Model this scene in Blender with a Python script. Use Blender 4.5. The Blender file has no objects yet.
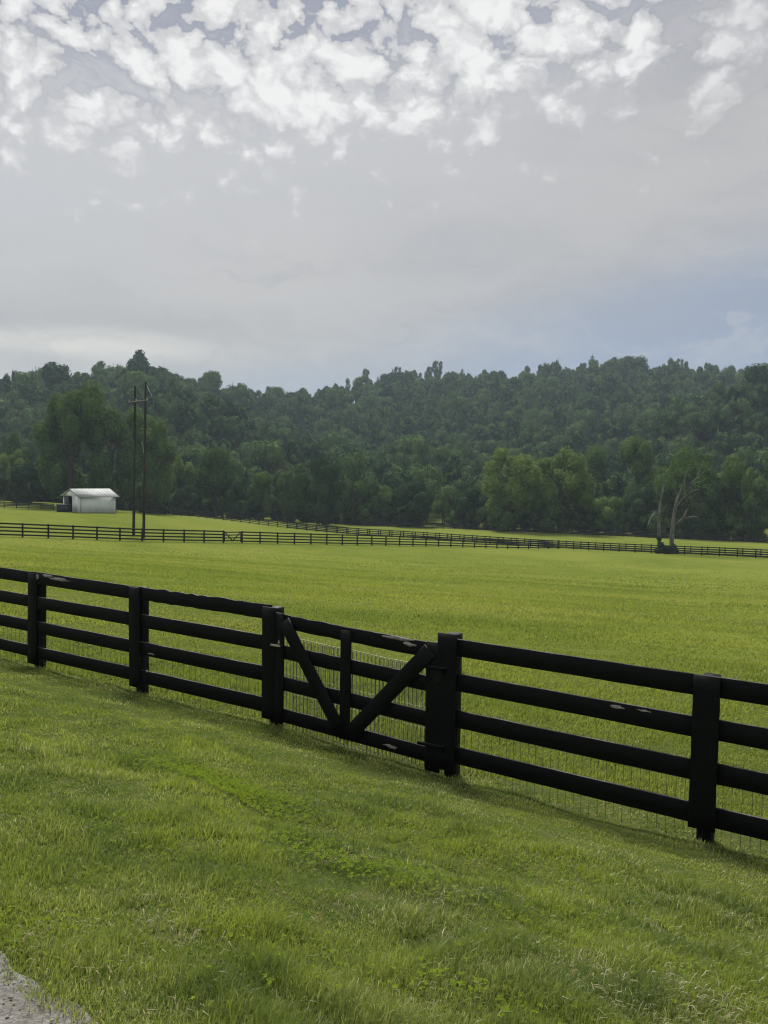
import bpy, math, random
import numpy as np
from mathutils import Matrix, Vector

R = math.radians
scene = bpy.context.scene
col = scene.collection
rng = np.random.default_rng(7)
random.seed(7)

# ------------------------------------------------------------------ camera
F = 790.0
PITCH, ROLL = R(3.05), R(1.0)
CAM = Vector((0, 0, 1.6))
rot = Matrix.Rotation(math.pi / 2 - PITCH, 4, 'X') @ Matrix.Rotation(ROLL, 4, 'Z')
cd = bpy.data.cameras.new('camera')
cam = bpy.data.objects.new('camera', cd)
cam.matrix_world = Matrix.Translation(CAM) @ rot
cd.sensor_fit = 'VERTICAL'; cd.sensor_height = 24.0; cd.lens = 24.0 * F / 1024
cd.clip_start = 0.05; cd.clip_end = 9000
col.objects.link(cam); scene.camera = cam

# ------------------------------------------------------------------ exposure
scene.view_settings.view_transform = 'Standard'
scene.view_settings.look = 'None'
scene.view_settings.gamma = 1
scene.view_settings.use_curve_mapping = False
scene.view_settings.exposure = 0.15
scene.render.engine = 'CYCLES'
cy = scene.cycles
cy.max_bounces = 6; cy.diffuse_bounces = 3; cy.glossy_bounces = 2; cy.transmission_bounces = 3
cy.volume_bounces = 0; cy.transparent_max_bounces = 8
cy.use_denoising = True
cy.filter_width = 1.15

# ------------------------------------------------------------------ sun + sky
SUN_EL, SUN_AZ = R(50), R(-12)          # in front of the camera, a little to the left
sl = bpy.data.lights.new('sun', 'SUN'); sl.energy = 5.0; sl.angle = R(17); sl.color = (1.0, 0.95, 0.86)
so = bpy.data.objects.new('sun', sl)
sdir = Vector((math.sin(SUN_AZ) * math.cos(SUN_EL), math.cos(SUN_AZ) * math.cos(SUN_EL), math.sin(SUN_EL)))
so.rotation_euler = sdir.to_track_quat('Z', 'Y').to_euler(); so.location = (0, 0, 50)
col.objects.link(so)

class NT:
    """small helper to write node trees"""
    def __init__(s, tree): s.t = tree; s.n = tree.nodes; s.l = tree.links
    def new(s, typ, ins=None, **props):
        nd = s.n.new(typ)
        for k, v in props.items(): setattr(nd, k, v)
        for k, v in (ins or {}).items(): s.set(nd.inputs[k], v)
        return nd
    def set(s, sock, v):
        if isinstance(v, bpy.types.NodeSocket): s.l.new(v, sock)
        elif isinstance(v, bpy.types.Node): s.l.new(v.outputs[0], sock)
        else: sock.default_value = v
    def math(s, op, a, b=0.0, c=0.0, clamp=False):
        nd = s.new('ShaderNodeMath', {0: a, 1: b, 2: c}, operation=op); nd.use_clamp = clamp; return nd.outputs[0]
    def mix(s, f, a, b, mode='MIX'):
        nd = s.n.new('ShaderNodeMix'); nd.data_type = 'RGBA'; nd.blend_type = mode
        for i, v in ((0, f), (6, a), (7, b)):
            if isinstance(v, tuple) and len(v) == 3: v = (*v, 1)
            s.set(nd.inputs[i], v)
        return nd.outputs[2]
    def ramp(s, v, lo, hi, a=0.0, b=1.0):
        nd = s.new('ShaderNodeMapRange', {0: v, 1: lo, 2: hi, 3: a, 4: b}); nd.interpolation_type = 'SMOOTHSTEP'; return nd.outputs[0]
    def noise(s, vec, scale, detail=4, rough=0.5, dist=0.0):
        nd = s.new('ShaderNodeTexNoise', {'Vector': vec, 'Scale': scale, 'Detail': detail, 'Roughness': rough, 'Distortion': dist}); return nd.outputs[0]

world = bpy.data.worlds.new('World'); scene.world = world; world.use_nodes = True
w = NT(world.node_tree); w.n.clear()
wo = w.new('ShaderNodeOutputWorld'); bg = w.new('ShaderNodeBackground'); w.l.new(bg.outputs[0], wo.inputs[0])
bg.inputs[1].default_value = 0.1
sky = w.new('ShaderNodeTexSky'); sky.sky_type = 'NISHITA'; sky.sun_disc = False
sky.sun_elevation = SUN_EL; sky.sun_rotation = SUN_AZ
tc = w.new('ShaderNodeTexCoord'); g = tc.outputs['Generated']
sp = w.new('ShaderNodeSeparateXYZ', {0: g}); dx, dy, dz = sp.outputs
den = w.math('ADD', w.math('MAXIMUM', dz, 0.0), 0.16)
plane = w.new('ShaderNodeCombineXYZ', {0: w.math('DIVIDE', dx, den), 1: w.math('DIVIDE', dy, den), 2: 0.0}).outputs[0]
stretch = w.new('ShaderNodeVectorMath', {0: g, 1: (1.3, 1.3, 5.0)}, operation='MULTIPLY').outputs[0]
ball = w.new('ShaderNodeVectorMath', {0: g, 1: (1.0, 1.0, 1.35)}, operation='MULTIPLY').outputs[0]
warp = w.new('ShaderNodeTexNoise', {'Vector': ball, 'Scale': 9.0, 'Detail': 5, 'Roughness': 0.6})
wv = w.new('ShaderNodeVectorMath', {0: w.new('ShaderNodeVectorMath', {0: warp.outputs['Color'], 1: (0.5, 0.5, 0.5)}, operation='SUBTRACT').outputs[0], 1: (0.13, 0.13, 0.13)}, operation='MULTIPLY').outputs[0]
pw = w.new('ShaderNodeVectorMath', {0: ball, 1: wv}, operation='ADD').outputs[0]
big = w.noise(stretch, 1.1, 3, 0.5)
med = w.noise(ball, 5.5, 4, 0.55, 0.2)
vor = w.new('ShaderNodeTexVoronoi', {'Vector': pw, 'Scale': 24.0}, feature='SMOOTH_F1'); vor.inputs['Smoothness'].default_value = 0.25
vor2 = w.new('ShaderNodeTexVoronoi', {'Vector': pw, 'Scale': 58.0}, feature='SMOOTH_F1'); vor2.inputs['Smoothness'].default_value = 0.4
fine = w.noise(pw, 22.0, 7, 0.62)
puff = w.math('SUBTRACT', 1.0, w.math('ADD', w.math('MULTIPLY', vor.outputs['Distance'], 1.0), w.math('MULTIPLY', vor2.outputs['Distance'], 0.45)))
# where the broken altocumulus sits: high in front, reaching lower on the left
edge = w.math('ADD', dz, w.math('MULTIPLY', dx, -0.13))
edge = w.math('ADD', edge, w.math('MULTIPLY', w.math('SUBTRACT', med, 0.5), 0.20))
edge = w.math('ADD', edge, w.math('MULTIPLY', w.math('SUBTRACT', puff, 0.45), 0.14))
edge = w.math('ADD', edge, w.math('MULTIPLY', w.math('SUBTRACT', fine, 0.5), 0.05))
cum = w.math('MULTIPLY', w.ramp(edge, 0.315, 0.455), w.ramp(dx, 0.46, 0.28))
# veil below: blue at the horizon on the right, grey higher, warm-pale on the left
lowstreak = w.noise(stretch, 2.6, 5, 0.55, 0.3)
lay = w.math('ADD', dz, w.math('MULTIPLY', w.math('SUBTRACT', lowstreak, 0.5), 0.07))
side = w.math('ADD', lay, w.math('MULTIPLY', dx, -0.25))
veil = w.mix(w.ramp(side, 0.065, 0.205), (2.60, 3.10, 4.25), (3.95, 3.92, 4.08))
veil = w.mix(w.math('MULTIPLY', w.ramp(big, 0.36, 0.60), w.ramp(side, 0.12, 0.28)), veil, (4.75, 4.6, 4.55))
band = w.math('MULTIPLY', w.ramp(w.math('ABSOLUTE', w.math('SUBTRACT', lay, 0.165)), 0.055, 0.0), w.ramp(dx, 0.15, -0.30))
veil = w.mix(w.math('MULTIPLY', band, 0.45), veil, (3.3, 3.35, 3.5))
pale = w.math('MULTIPLY', w.ramp(dx, -0.10, -0.36), w.ramp(w.math('ABSOLUTE', w.math('SUBTRACT', lay, 0.142)), 0.030, 0.0))
veil = w.mix(w.math('MULTIPLY', pale, 0.85), veil, (6.6, 6.25, 5.8))
wisp_v = w.new('ShaderNodeVectorMath', {0: w.new('ShaderNodeVectorMath', {0: g, 1: wv}, operation='ADD').outputs[0], 1: (2.0, 2.0, 9.0)}, operation='MULTIPLY').outputs[0]
wisp = w.noise(wisp_v, 2.4, 7, 0.6, 0.5)
veil = w.mix(w.math('MULTIPLY', w.ramp(wisp, 0.44, 0.70), 0.38), veil, (4.9, 4.85, 4.85))
veil = w.mix(w.math('MULTIPLY', w.ramp(wisp, 0.50, 0.30), 0.30), veil, (3.0, 3.1, 3.4))
# puffs: bright heads, grey undersides, a few blue-grey gaps
dens = w.math('ADD', w.math('MULTIPLY', puff, 1.15), w.math('MULTIPLY', fine, 0.52))
dens = w.math('ADD', dens, w.math('MULTIPLY', w.math('SUBTRACT', med, 0.5), 0.65))
head = w.ramp(dens, 0.32, 0.96)
cumcol = w.mix(head, (5.3, 5.25, 5.35), (8.1, 8.0, 7.9))
gap = w.math('MULTIPLY', w.ramp(dens, 0.42, 0.28), 0.9)
cumcol = w.mix(gap, cumcol, (2.6, 2.8, 3.5))
soft = w.math('MULTIPLY', w.math('MULTIPLY', w.ramp(w.math('ADD', dz, w.math('MULTIPLY', dx, -0.2)), 0.22, 0.40), w.ramp(dx, 0.40, 0.05)), 0.8)
veil2 = w.mix(soft, veil, (5.2, 5.2, 5.35))
clouds = w.mix(cum, veil2, cumcol)
final = w.mix(0.96, sky.outputs[0], clouds)
w.l.new(final, bg.inputs[0])

# ------------------------------------------------------------------ helpers
def tag(o, label=None, cat=None, group=None, kind=None):
    if label: o['label'] = label
    if cat: o['category'] = cat
    if group: o['group'] = group
    if kind: o['kind'] = kind
    return o

def empty(name, loc=(0, 0, 0), rz=0):
    o = bpy.data.objects.new(name, None); o.location = loc; o.rotation_euler[2] = rz
    o.empty_display_size = 0.2
    col.objects.link(o); return o

def npmesh(name, v, faces, mat=None, smooth=False, attr=None):
    """faces: list of int arrays (n,k)"""
    me = bpy.data.meshes.new(name)
    v = np.asarray(v, np.float32)
    faces = [np.asarray(f, np.int32) for f in faces if len(f)]
    me.vertices.add(len(v)); me.vertices.foreach_set('co', v.ravel())
    loops = np.concatenate([f.ravel() for f in faces])
    tot = np.concatenate([np.full(len(f), f.shape[1], np.int32) for f in faces])
    start = np.concatenate([[0], np.cumsum(tot)[:-1]]).astype(np.int32)
    me.loops.add(len(loops)); me.loops.foreach_set('vertex_index', loops)
    me.polygons.add(len(tot)); me.polygons.foreach_set('loop_start', start); me.polygons.foreach_set('loop_total', tot)
    if smooth: me.polygons.foreach_set('use_smooth', np.ones(len(tot), bool))
    me.update(calc_edges=True)
    if attr is not None:
        a = me.attributes.new('rnd', 'FLOAT', 'POINT'); a.data.foreach_set('value', np.asarray(attr, np.float32))
    if mat: me.materials.append(mat)
    return me

def link(name, me, parent=None, loc=None):
    o = bpy.data.objects.new(name, me); col.objects.link(o)
    if parent is not None: o.parent = parent
    if loc is not None: o.location = loc
    return o

class MB:
    """collects boxes, boards and tubes for ONE mesh object"""
    def __init__(s): s.v = []; s.f3 = []; s.f4 = []; s.n = 0
    def add(s, v, f):
        for q in f:
            (s.f4 if len(q) == 4 else s.f3).append([i + s.n for i in q])
        s.v.extend([tuple(p) for p in v]); s.n += len(v)
    def box(s, c, h, m=None):
        v = [Vector((c[0] + i * h[0], c[1] + j * h[1], c[2] + k * h[2])) for i in (-1, 1) for j in (-1, 1) for k in (-1, 1)]
        if m is not None: v = [m @ p for p in v]
        s.add(v, [(0, 1, 3, 2), (4, 6, 7, 5), (0, 4, 5, 1), (2, 3, 7, 6), (0, 2, 6, 4), (1, 5, 7, 3)])
    def board(s, p0, p1, wid, thk, up=(0, 0, 1), seg=1, jag=0.0, bev=0.0, seed=0):
        """board from p0 to p1 (centre line), wid along up, thk across; edges can be rough"""
        rr = random.Random(seed)
        p0 = Vector(p0); p1 = Vector(p1); d = (p1 - p0).normalized(); up = Vector(up)
        side = d.cross(up).normalized(); up2 = side.cross(d).normalized()
        b = bev
        prof = [(-wid / 2, -thk / 2 + b), (-wid / 2 + b, -thk / 2), (wid / 2 - b, -thk / 2), (wid / 2, -thk / 2 + b),
                (wid / 2, thk / 2 - b), (wid / 2 - b, thk / 2), (-wid / 2 + b, thk / 2), (-wid / 2, thk / 2 - b)] if b else \
               [(-wid / 2, -thk / 2), (wid / 2, -thk / 2), (wid / 2, thk / 2), (-wid / 2, thk / 2)]
        k = len(prof); v = []
        for i in range(seg + 1):
            c = p0.lerp(p1, i / seg)
            jt, jb = (rr.uniform(-jag, jag * .3), rr.uniform(-jag * .4, jag * .4)) if jag else (0, 0)
            js = rr.uniform(-jag, jag) * .4
            for a, t in prof:
                v.append(c + up2 * (a + (jt if a > 0 else jb)) + side * (t + js))
        f = []
        for i in range(seg):
            for j in range(k):
                a, c2 = i * k + j, i * k + (j + 1) % k
                f.append((a, a + k, c2 + k, c2))
        s.add(v, f)
        n0 = s.n - len(v)
        for off, rev in ((0, False), (seg * k, True)):
            c = sum((v[off + j] for j in range(k)), Vector()) / k
            ci = s.n; s.v.append(tuple(c)); s.n += 1
            for j in range(k):
                q = [n0 + off + j, n0 + off + (j + 1) % k, ci]
                s.f3.append(q if not rev else q[::-1])
    def tube(s, pts, rad, seg=8, cap=True):
        pts = [Vector(p) for p in pts]; v = []; f = []
        for i, p in enumerate(pts):
            d = (pts[min(i + 1, len(pts) - 1)] - pts[max(i - 1, 0)]).normalized()
            a = Vector((1, 0, 0)) if abs(d.x) < .9 else Vector((0, 1, 0))
            x = d.cross(a).normalized(); y = d.cross(x).normalized()
            r = rad[i] if hasattr(rad, '__len__') else rad
            for j in range(seg):
                t = 2 * math.pi * j / seg
                v.append(p + x * math.cos(t) * r + y * math.sin(t) * r)
        for i in range(len(pts) - 1):
            for j in range(seg):
                a, b = i * seg + j, i * seg + (j + 1) % seg
                f.append((a, a + seg, b + seg, b))
        n0 = s.n
        s.add(v, f)
        if cap:
            for off in (0, (len(pts) - 1) * seg):
                c = pts[0] if off == 0 else pts[-1]
                ci = s.n; s.v.append(tuple(c)); s.n += 1
                for j in range(seg): s.f3.append([n0 + off + j, n0 + off + (j + 1) % seg, ci])
    def mesh(s, name, mat, smooth=False, attr=None):
        return npmesh(name, s.v, [np.array(s.f4, np.int32).reshape(-1, 4), np.array(s.f3, np.int32).reshape(-1, 3)], mat, smooth)
    def build(s, name, mat, parent=None, smooth=False):
        return link(name, s.mesh(name, mat, smooth), parent)

RM = rot.to_3x3()
def at(px, py, Y):
    """point at depth Y seen at picture position px,py"""
    d = RM @ Vector(((px - 384) / F, (512 - py) / F, -1)); k = Y / d.y
    return CAM + d * k

# ------------------------------------------------------------------ terrain height
UX, UY = 0.8425, -0.5387         # direction of the near fence and the road
NX, NY = 0.5387, 0.8425          # away from the road
ctl = []
def cp(px, py, Y): p = at(px, py, Y); ctl.append((p.x, p.y, p.z))
for a in ((0, 537, 75), (140, 541, 84.6), (294, 544, 96.6), (451, 547, 113), (530, 549, 124), (-150, 533, 66),
          (190, 516.5, 171), (293, 529, 157), (356, 535, 149), (411, 538.5, 143), (615, 551.5, 124), (740, 557, 115), (900, 566, 105),
          (0, 501, 174), (50, 502.5, 178), (-100, 499, 172), (60, 511.5, 111), (80, 512.5, 105), (118, 513, 109), (10, 508, 157), (47, 509.3, 157), (-100, 505, 157), (135, 514, 170),
          (330, 524, 190), (470, 529, 182), (620, 536, 172), (768, 543, 162), (950, 552, 150)):
    cp(*a)
for t in (-90, -60, -35, -20, -10, -4, 2, 10, 25, 50, 90):
    for s, z in ((7, -1.42), (9, -1.66), (14, -2.15)):
        ctl.append((s * NX + t * UX, s * NY + t * UY, z))
def hp(px, Y, z): ctl.append(((px - 384) / F * Y, Y, z))
for px in (-200, 0, 150, 300, 450, 600, 750, 950): hp(px, 215, -11 - (px > 200) * 1.0)
for px, z in ((-250, 5), (0, 4), (150, 5), (220, 0), (300, -4), (400, -2), (500, -2), (600, 0), (700, 6), (800, 12), (1000, 15)): hp(px, 290, z)
for px, z in ((-250, 29), (0, 32), (80, 32), (150, 39), (200, 28), (245, 9), (300, 10), (400, 12), (500, 15), (600, 18), (700, 24), (800, 30), (1000, 34)): hp(px, 400, z)
for px, z in ((-250, 30), (0, 28), (150, 30), (240, 32), (300, 38), (350, 48), (400, 61), (470, 58), (540, 62), (600, 67), (680, 66), (768, 58), (1000, 50)): hp(px, 600, z)
for px, z in ((0, 38), (300, 36), (600, 50), (900, 40)): hp(px, 500, z)
for px in (-250, 100, 400, 700, 1000): hp(px, 800, 45)
for X, Y, z in ((-900, 900, 30), (900, 900, 30), (-700, 300, 10), (700, 250, 5), (-900, 1400, 30), (900, 1400, 30), (0, 1500, 40), (-300, 60, -6), (300, 20, -9), (200, 60, -10)):
    ctl.append((X, Y, z))
ctl = np.array(ctl)
SC = 100.0
def phi(r2): return 0.5 * r2 * np.log(r2 + 1e-9)
P = ctl[:, :2] / SC
A = phi(((P[:, None] - P[None]) ** 2).sum(-1)) + np.eye(len(P)) * 2e-4
Q = np.c_[np.ones(len(P)), P]
M = np.block([[A, Q], [Q.T, np.zeros((3, 3))]])
W = np.linalg.solve(M, np.r_[ctl[:, 2], 0, 0, 0])
def tps(x, y):
    X = np.c_[x, y] / SC; out = np.empty(len(X))
    for i in range(0, len(X), 20000):
        c = X[i:i + 20000]
        out[i:i + 20000] = phi(((c[:, None] - P[None]) ** 2).sum(-1)) @ W[:-3] + W[-3] + c @ W[-2:]
    return out
def sst(x, a, b): t = np.clip((x - a) / (b - a), 0, 1); return t * t * (3 - 2 * t)
def bumps(x, y):
    b = 0.030 * np.sin(1.9 * x + 1.1 * y) * np.sin(1.3 * y - 0.7 * x + 1) + 0.022 * np.sin(4.3 * x - 2.1 * y + 2) * np.sin(3.7 * y + 1.7 * x)
    return b + 0.010 * np.sin(11 * x + 5 * y) * np.sin(9 * y - 6 * x + .5)
def height(x, y):
    x = np.atleast_1d(np.asarray(x, float)).ravel(); y = np.atleast_1d(np.asarray(y, float)).ravel()
    s = NX * x + NY * y; t = UX * x + UY * y
    u = np.clip((s - 1.35) / 5.65, 0, 1)
    bank = -1.42 * (0.15 * u + 0.85 * (u ** 1.15) * (1.0 - 0.12 * (u - 1)))
    bank = np.where(s < 1.35, 0.0, bank) - 0.085 * sst(t, -6.2, -3.0) * sst(s, 3, 7) * (1 - sst(t, 15, 30))
    ledge = -0.07 * sst(s + 0.12 * np.sin(t * 1.7), 3.75, 3.95) + 0.07 * sst(s, 3.95, 5.2)
    bank = bank + ledge * np.exp(-((t + 2.6) / 2.2) ** 2)
    bank = bank + bumps(x, y) * sst(s, 1.6, 2.4) * (1 - 0.5 * sst(s, 6, 8))
    ext = -1.42 - 0.11 * (s - 7) - 0.085 * sst(t, -6.2, -3.0) * (1 - sst(t, 15, 30))
    far = np.clip(tps(x, y), -16, 95)
    k = sst(s, 7.0, 13.0)
    z = np.where(s < 7, bank, ext * (1 - k) + far * k + bumps(x, y) * 0.5 * np.exp(-np.maximum(s - 7, 0) / 15))
    und = 0.10 * np.sin(x * .21 + y * .13) * np.sin(y * .17 - x * .09) * sst(s, 12, 30) * (1 - sst(y, 60, 90))
    fold = (6.5 * np.sin(x * .030 + y * .010 + .6) + 4.0 * np.sin(x * .055 - y * .021)) * sst(y, 225, 300) * (1 - sst(y, 330, 395)) * np.exp(-np.maximum(np.abs(x) - 400, 0) / 200)
    return z + und + fold
def hz(x, y): return float(height([x], [y])[0])

# ------------------------------------------------------------------ materials
def new_mat(name):
    m = bpy.data.materials.new(name); m.use_nodes = True; t = NT(m.node_tree); t.n.clear()
    out = t.new('ShaderNodeOutputMaterial'); return m, t, out

def leafy(name, c1, c2, c3, nscale, trans=0.35, attr=False, gloss=0.03, stretch=(1, 1, 1)):
    """foliage / grass: diffuse + translucent + a faint sheen; colour varies per plant, in patches and per blade"""
    m, t, out = new_mat(name)
    pos = t.new('ShaderNodeNewGeometry').outputs['Position']
    pos = t.new('ShaderNodeVectorMath', {0: pos, 1: stretch}, operation='MULTIPLY').outputs[0]
    n1 = t.noise(pos, nscale, 4, 0.65)
    oi = t.new('ShaderNodeObjectInfo').outputs['Random']
    if attr:
        rv = t.new('ShaderNodeAttribute', attribute_name='rnd').outputs['Fac']
        c = t.mix(t.ramp(n1, 0.32, 0.68), c1, c2)
        c = t.mix(t.ramp(rv, 0.60, 1.0), c, c3)
    else:
        c = t.mix(t.ramp(t.math('ADD', t.math('MULTIPLY', oi, 0.75), t.math('MULTIPLY', n1, 0.25)), 0.1, 0.9), c1, c2)
        c = t.mix(t.ramp(t.noise(pos, nscale * 4, 2, 0.5), 0.48, 0.75), c, c3)
    d = t.new('ShaderNodeBsdfDiffuse', {0: c}); tr = t.new('ShaderNodeBsdfTranslucent', {0: c})
    mx = t.new('ShaderNodeMixShader', {0: trans, 1: d.outputs[0], 2: tr.outputs[0]})
    gl = t.new('ShaderNodeBsdfGlossy', {0: (1, 1, 1, 1), 1: 0.45})
    m2 = t.new('ShaderNodeMixShader', {0: gloss, 1: mx.outputs[0], 2: gl.outputs[0]})
    t.l.new(m2.outputs[0], out.inputs[0]); return m

def ground_mat():
    m, t, out = new_mat('pasture_ground')
    pos = t.new('ShaderNodeNewGeometry').outputs['Position']
    sp = t.new('ShaderNodeSeparateXYZ', {0: pos})
    s = t.math('ADD', t.math('MULTIPLY', sp.outputs[0], NX), t.math('MULTIPLY', sp.outputs[1], NY))
    n_big = t.noise(pos, 0.05, 4, 0.6); n_mid = t.noise(pos, 0.45, 5, 0.65)
    strv = t.new('ShaderNodeVectorMath', {0: pos, 1: (0.35, 1.6, 1.0)}, operation='MULTIPLY').outputs[0]
    n_str = t.noise(strv, 0.6, 5, 0.6); n_f = t.noise(pos, 9.0, 5, 0.7); n_ff = t.noise(pos, 60, 3, 0.6)
    c = t.mix(t.ramp(n_big, 0.38, 0.62), (0.104, 0.138, 0.024), (0.145, 0.172, 0.034))
    c = t.mix(t.math('MULTIPLY', t.ramp(n_mid, 0.42, 0.62), 0.45), c, (0.165, 0.175, 0.038))
    c = t.mix(t.math('MULTIPLY', t.ramp(n_str, 0.55, 0.72), 0.55), c, (0.070, 0.110, 0.018))
    c = t.mix(t.math('MULTIPLY', t.ramp(n_f, 0.50, 0.70), 0.50), c, (0.060, 0.095, 0.016))
    near = t.mix(t.ramp(n_f, 0.4, 0.65), (0.045, 0.075, 0.014), (0.085, 0.095, 0.035))
    near = t.mix(t.ramp(n_ff, 0.5, 0.7), near, (0.10, 0.085, 0.045))
    c = t.mix(t.ramp(s, 6.0, 26.0), near, c)
    # forest floor under the hills
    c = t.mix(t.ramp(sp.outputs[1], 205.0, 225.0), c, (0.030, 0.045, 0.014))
    h = t.math('ADD', t.math('MULTIPLY', n_f, 0.05), t.math('MULTIPLY', n_mid, 0.25))
    bp = t.new('ShaderNodeBump', {'Height': h, 'Distance': 1.0, 'Strength': 0.6})
    b = t.new('ShaderNodeBsdfDiffuse', {0: c, 'Normal': bp.outputs[0]})
    t.l.new(b.outputs[0], out.inputs[0]); return m

def simple(name, c1, c2, scale=6, rough=0.6, bump=0.2, stretch=(1, 1, 1), spec=0.4, bdist=0.01, coords='Object'):
    m, t, out = new_mat(name)
    v = t.new('ShaderNodeTexCoord').outputs[coords]
    v = t.new('ShaderNodeVectorMath', {0: v, 1: stretch}, operation='MULTIPLY').outputs[0]
    n = t.noise(v, scale, 6, 0.62); n2 = t.noise(v, scale * .22, 3, 0.5)
    c = t.mix(t.ramp(t.math('ADD', t.math('MULTIPLY', n, .7), t.math('MULTIPLY', n2, .3)), 0.38, 0.64), c1, c2)
    bp = t.new('ShaderNodeBump', {'Height': n, 'Distance': bdist, 'Strength': bump})
    b = t.new('ShaderNodeBsdfPrincipled', {'Base Color': c, 'Roughness': rough, 'Normal': bp.outputs[0]})
    b.inputs['Specular IOR Level'].default_value = spec
    t.l.new(b.outputs[0], out.inputs[0]); return m

def paint_mat():
    m, t, out = new_mat('black_fence_paint')
    v = t.new('ShaderNodeNewGeometry').outputs['Position']
    grain = t.noise(t.new('ShaderNodeVectorMath', {0: v, 1: (6, 6, 40)}, operation='MULTIPLY').outputs[0], 2.0, 5, 0.65)
    wear_highlight = t.noise(v, 2.3, 6, 0.7)
    c = t.mix(t.ramp(grain, 0.4, 0.7), (0.0018, 0.0026, 0.0030), (0.0045, 0.0055, 0.0060))
    c = t.mix(t.math('MULTIPLY', t.ramp(wear_highlight, 0.66, 0.74), 0.5), c, (0.018, 0.018, 0.017))
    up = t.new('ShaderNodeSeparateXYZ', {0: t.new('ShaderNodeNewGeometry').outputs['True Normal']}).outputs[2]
    c = t.mix(t.math('MULTIPLY', t.ramp(up, .6, .9), t.ramp(wear_highlight, .42, .62)), c, (0.085, 0.085, 0.080))  # sky highlight on upward board faces painted into the colour, broken up by noise
    bp = t.new('ShaderNodeBump', {'Height': t.math('ADD', grain, t.math('MULTIPLY', wear_highlight, .6)), 'Distance': 0.004, 'Strength': 0.6})
    b = t.new('ShaderNodeBsdfPrincipled', {'Base Color': c, 'Roughness': 0.62, 'Normal': bp.outputs[0]})
    b.inputs['Specular IOR Level'].default_value = 0.14
    t.l.new(b.outputs[0], out.inputs[0]); return m

M_ground = ground_mat()
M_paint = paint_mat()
M_farpaint = simple('far_fence_paint', (0.010, 0.011, 0.011), (0.020, 0.020, 0.019), 3, 0.7, 0.1, spec=0.2)
M_bare = simple('bare_weathered_wood', (0.16, 0.145, 0.13), (0.42, 0.40, 0.37), 22, 0.8, 0.6, (1, 1, 4))
M_wire = simple('galvanised_wire', (0.22, 0.24, 0.17), (0.42, 0.43, 0.30), 30, 0.5, 0.1, spec=0.5)
M_wire_dark = simple('rusted_wire', (0.04, 0.04, 0.035), (0.07, 0.065, 0.055), 30, 0.6, 0.1)
M_pole = simple('tarred_pole_wood', (0.022, 0.020, 0.018), (0.05, 0.045, 0.04), 5, 0.85, 0.4, (6, 6, .6))
M_arm = simple('weathered_crossarm', (0.22, 0.21, 0.19), (0.36, 0.35, 0.32), 6, 0.8, 0.3)
M_glassy = simple('insulator_ceramic', (0.35, 0.36, 0.37), (0.5, 0.5, 0.5), 6, 0.25, 0.0)
M_white = simple('white_painted_siding', (0.64, 0.67, 0.70), (0.78, 0.80, 0.82), 1.5, 0.6, 0.2, (1, 1, .2), bdist=.02)
M_roof = simple('pale_metal_roof', (0.26, 0.28, 0.28), (0.36, 0.38, 0.38), 1.2, 0.75, 0.2)
M_dark = simple('dark_blue_plastic', (0.012, 0.018, 0.030), (0.022, 0.030, 0.045), 3, 0.6, 0.1)
M_bark = simple('brown_bark', (0.045, 0.038, 0.030), (0.10, 0.085, 0.07), 1.6, 0.9, 0.6, (3, 3, .7), bdist=.05)
M_deadbark = simple('grey_dead_bark', (0.060, 0.062, 0.056), (0.21, 0.21, 0.19), 1.1, 0.9, 0.6, (3, 3, .6), bdist=.05)
M_leaf = leafy('oak_leaves', (0.058, 0.108, 0.034), (0.100, 0.165, 0.046), (0.150, 0.220, 0.060), 0.45, 0.35, False, 0.0)
M_leafdark = leafy('cedar_leaves', (0.024, 0.048, 0.024), (0.040, 0.072, 0.030), (0.060, 0.098, 0.036), 0.35, 0.15, False, 0.0)
M_leaflight = leafy('light_leaves', (0.120, 0.185, 0.048), (0.160, 0.230, 0.056), (0.215, 0.285, 0.075), 0.35, 0.45, False, 0.0)
M_hill = leafy('hill_leaves', (0.016, 0.044, 0.026), (0.090, 0.150, 0.055), (0.165, 0.240, 0.080), 0.11, 0.18, False, 0.0)
M_grass = leafy('grass_blades', (0.110, 0.165, 0.028), (0.265, 0.325, 0.044), (0.400, 0.420, 0.150), 1.3, 0.52, True, 0.04)
M_fieldgrass = leafy('pasture_blades', (0.165, 0.225, 0.030), (0.290, 0.330, 0.050), (0.340, 0.345, 0.085), 0.16, 0.50, True, 0.03, (.5, 1.5, 1))
M_clover = leafy('clover_leaves', (0.100, 0.165, 0.016), (0.150, 0.210, 0.020), (0.190, 0.240, 0.030), 3.0, 0.35, True, 0.0)
M_straw = leafy('dry_straw', (0.30, 0.27, 0.15), (0.36, 0.33, 0.20), (0.45, 0.42, 0.28), 3.0, 0.25, True, 0.03)

# ------------------------------------------------------------------ ground sheet
N = 560
tx = np.linspace(-1, 1, N); B = math.asinh(2600 / 5.0)
gx = 5.0 * np.sinh(B * tx)
gy = 5.0 * np.sinh(np.linspace(-math.asinh(80 / 5.0), math.asinh(2600 / 5.0), N)) + 5.0
GX, GY = np.meshgrid(gx, gy)
GZ = height(GX.ravel(), GY.ravel())
idx = np.arange(N * N).reshape(N, N)
quads = np.stack([idx[:-1, :-1], idx[:-1, 1:], idx[1:, 1:], idx[1:, :-1]], -1).reshape(-1, 4)
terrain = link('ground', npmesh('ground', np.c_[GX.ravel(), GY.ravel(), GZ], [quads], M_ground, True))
tag(terrain, kind='structure')

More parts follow.
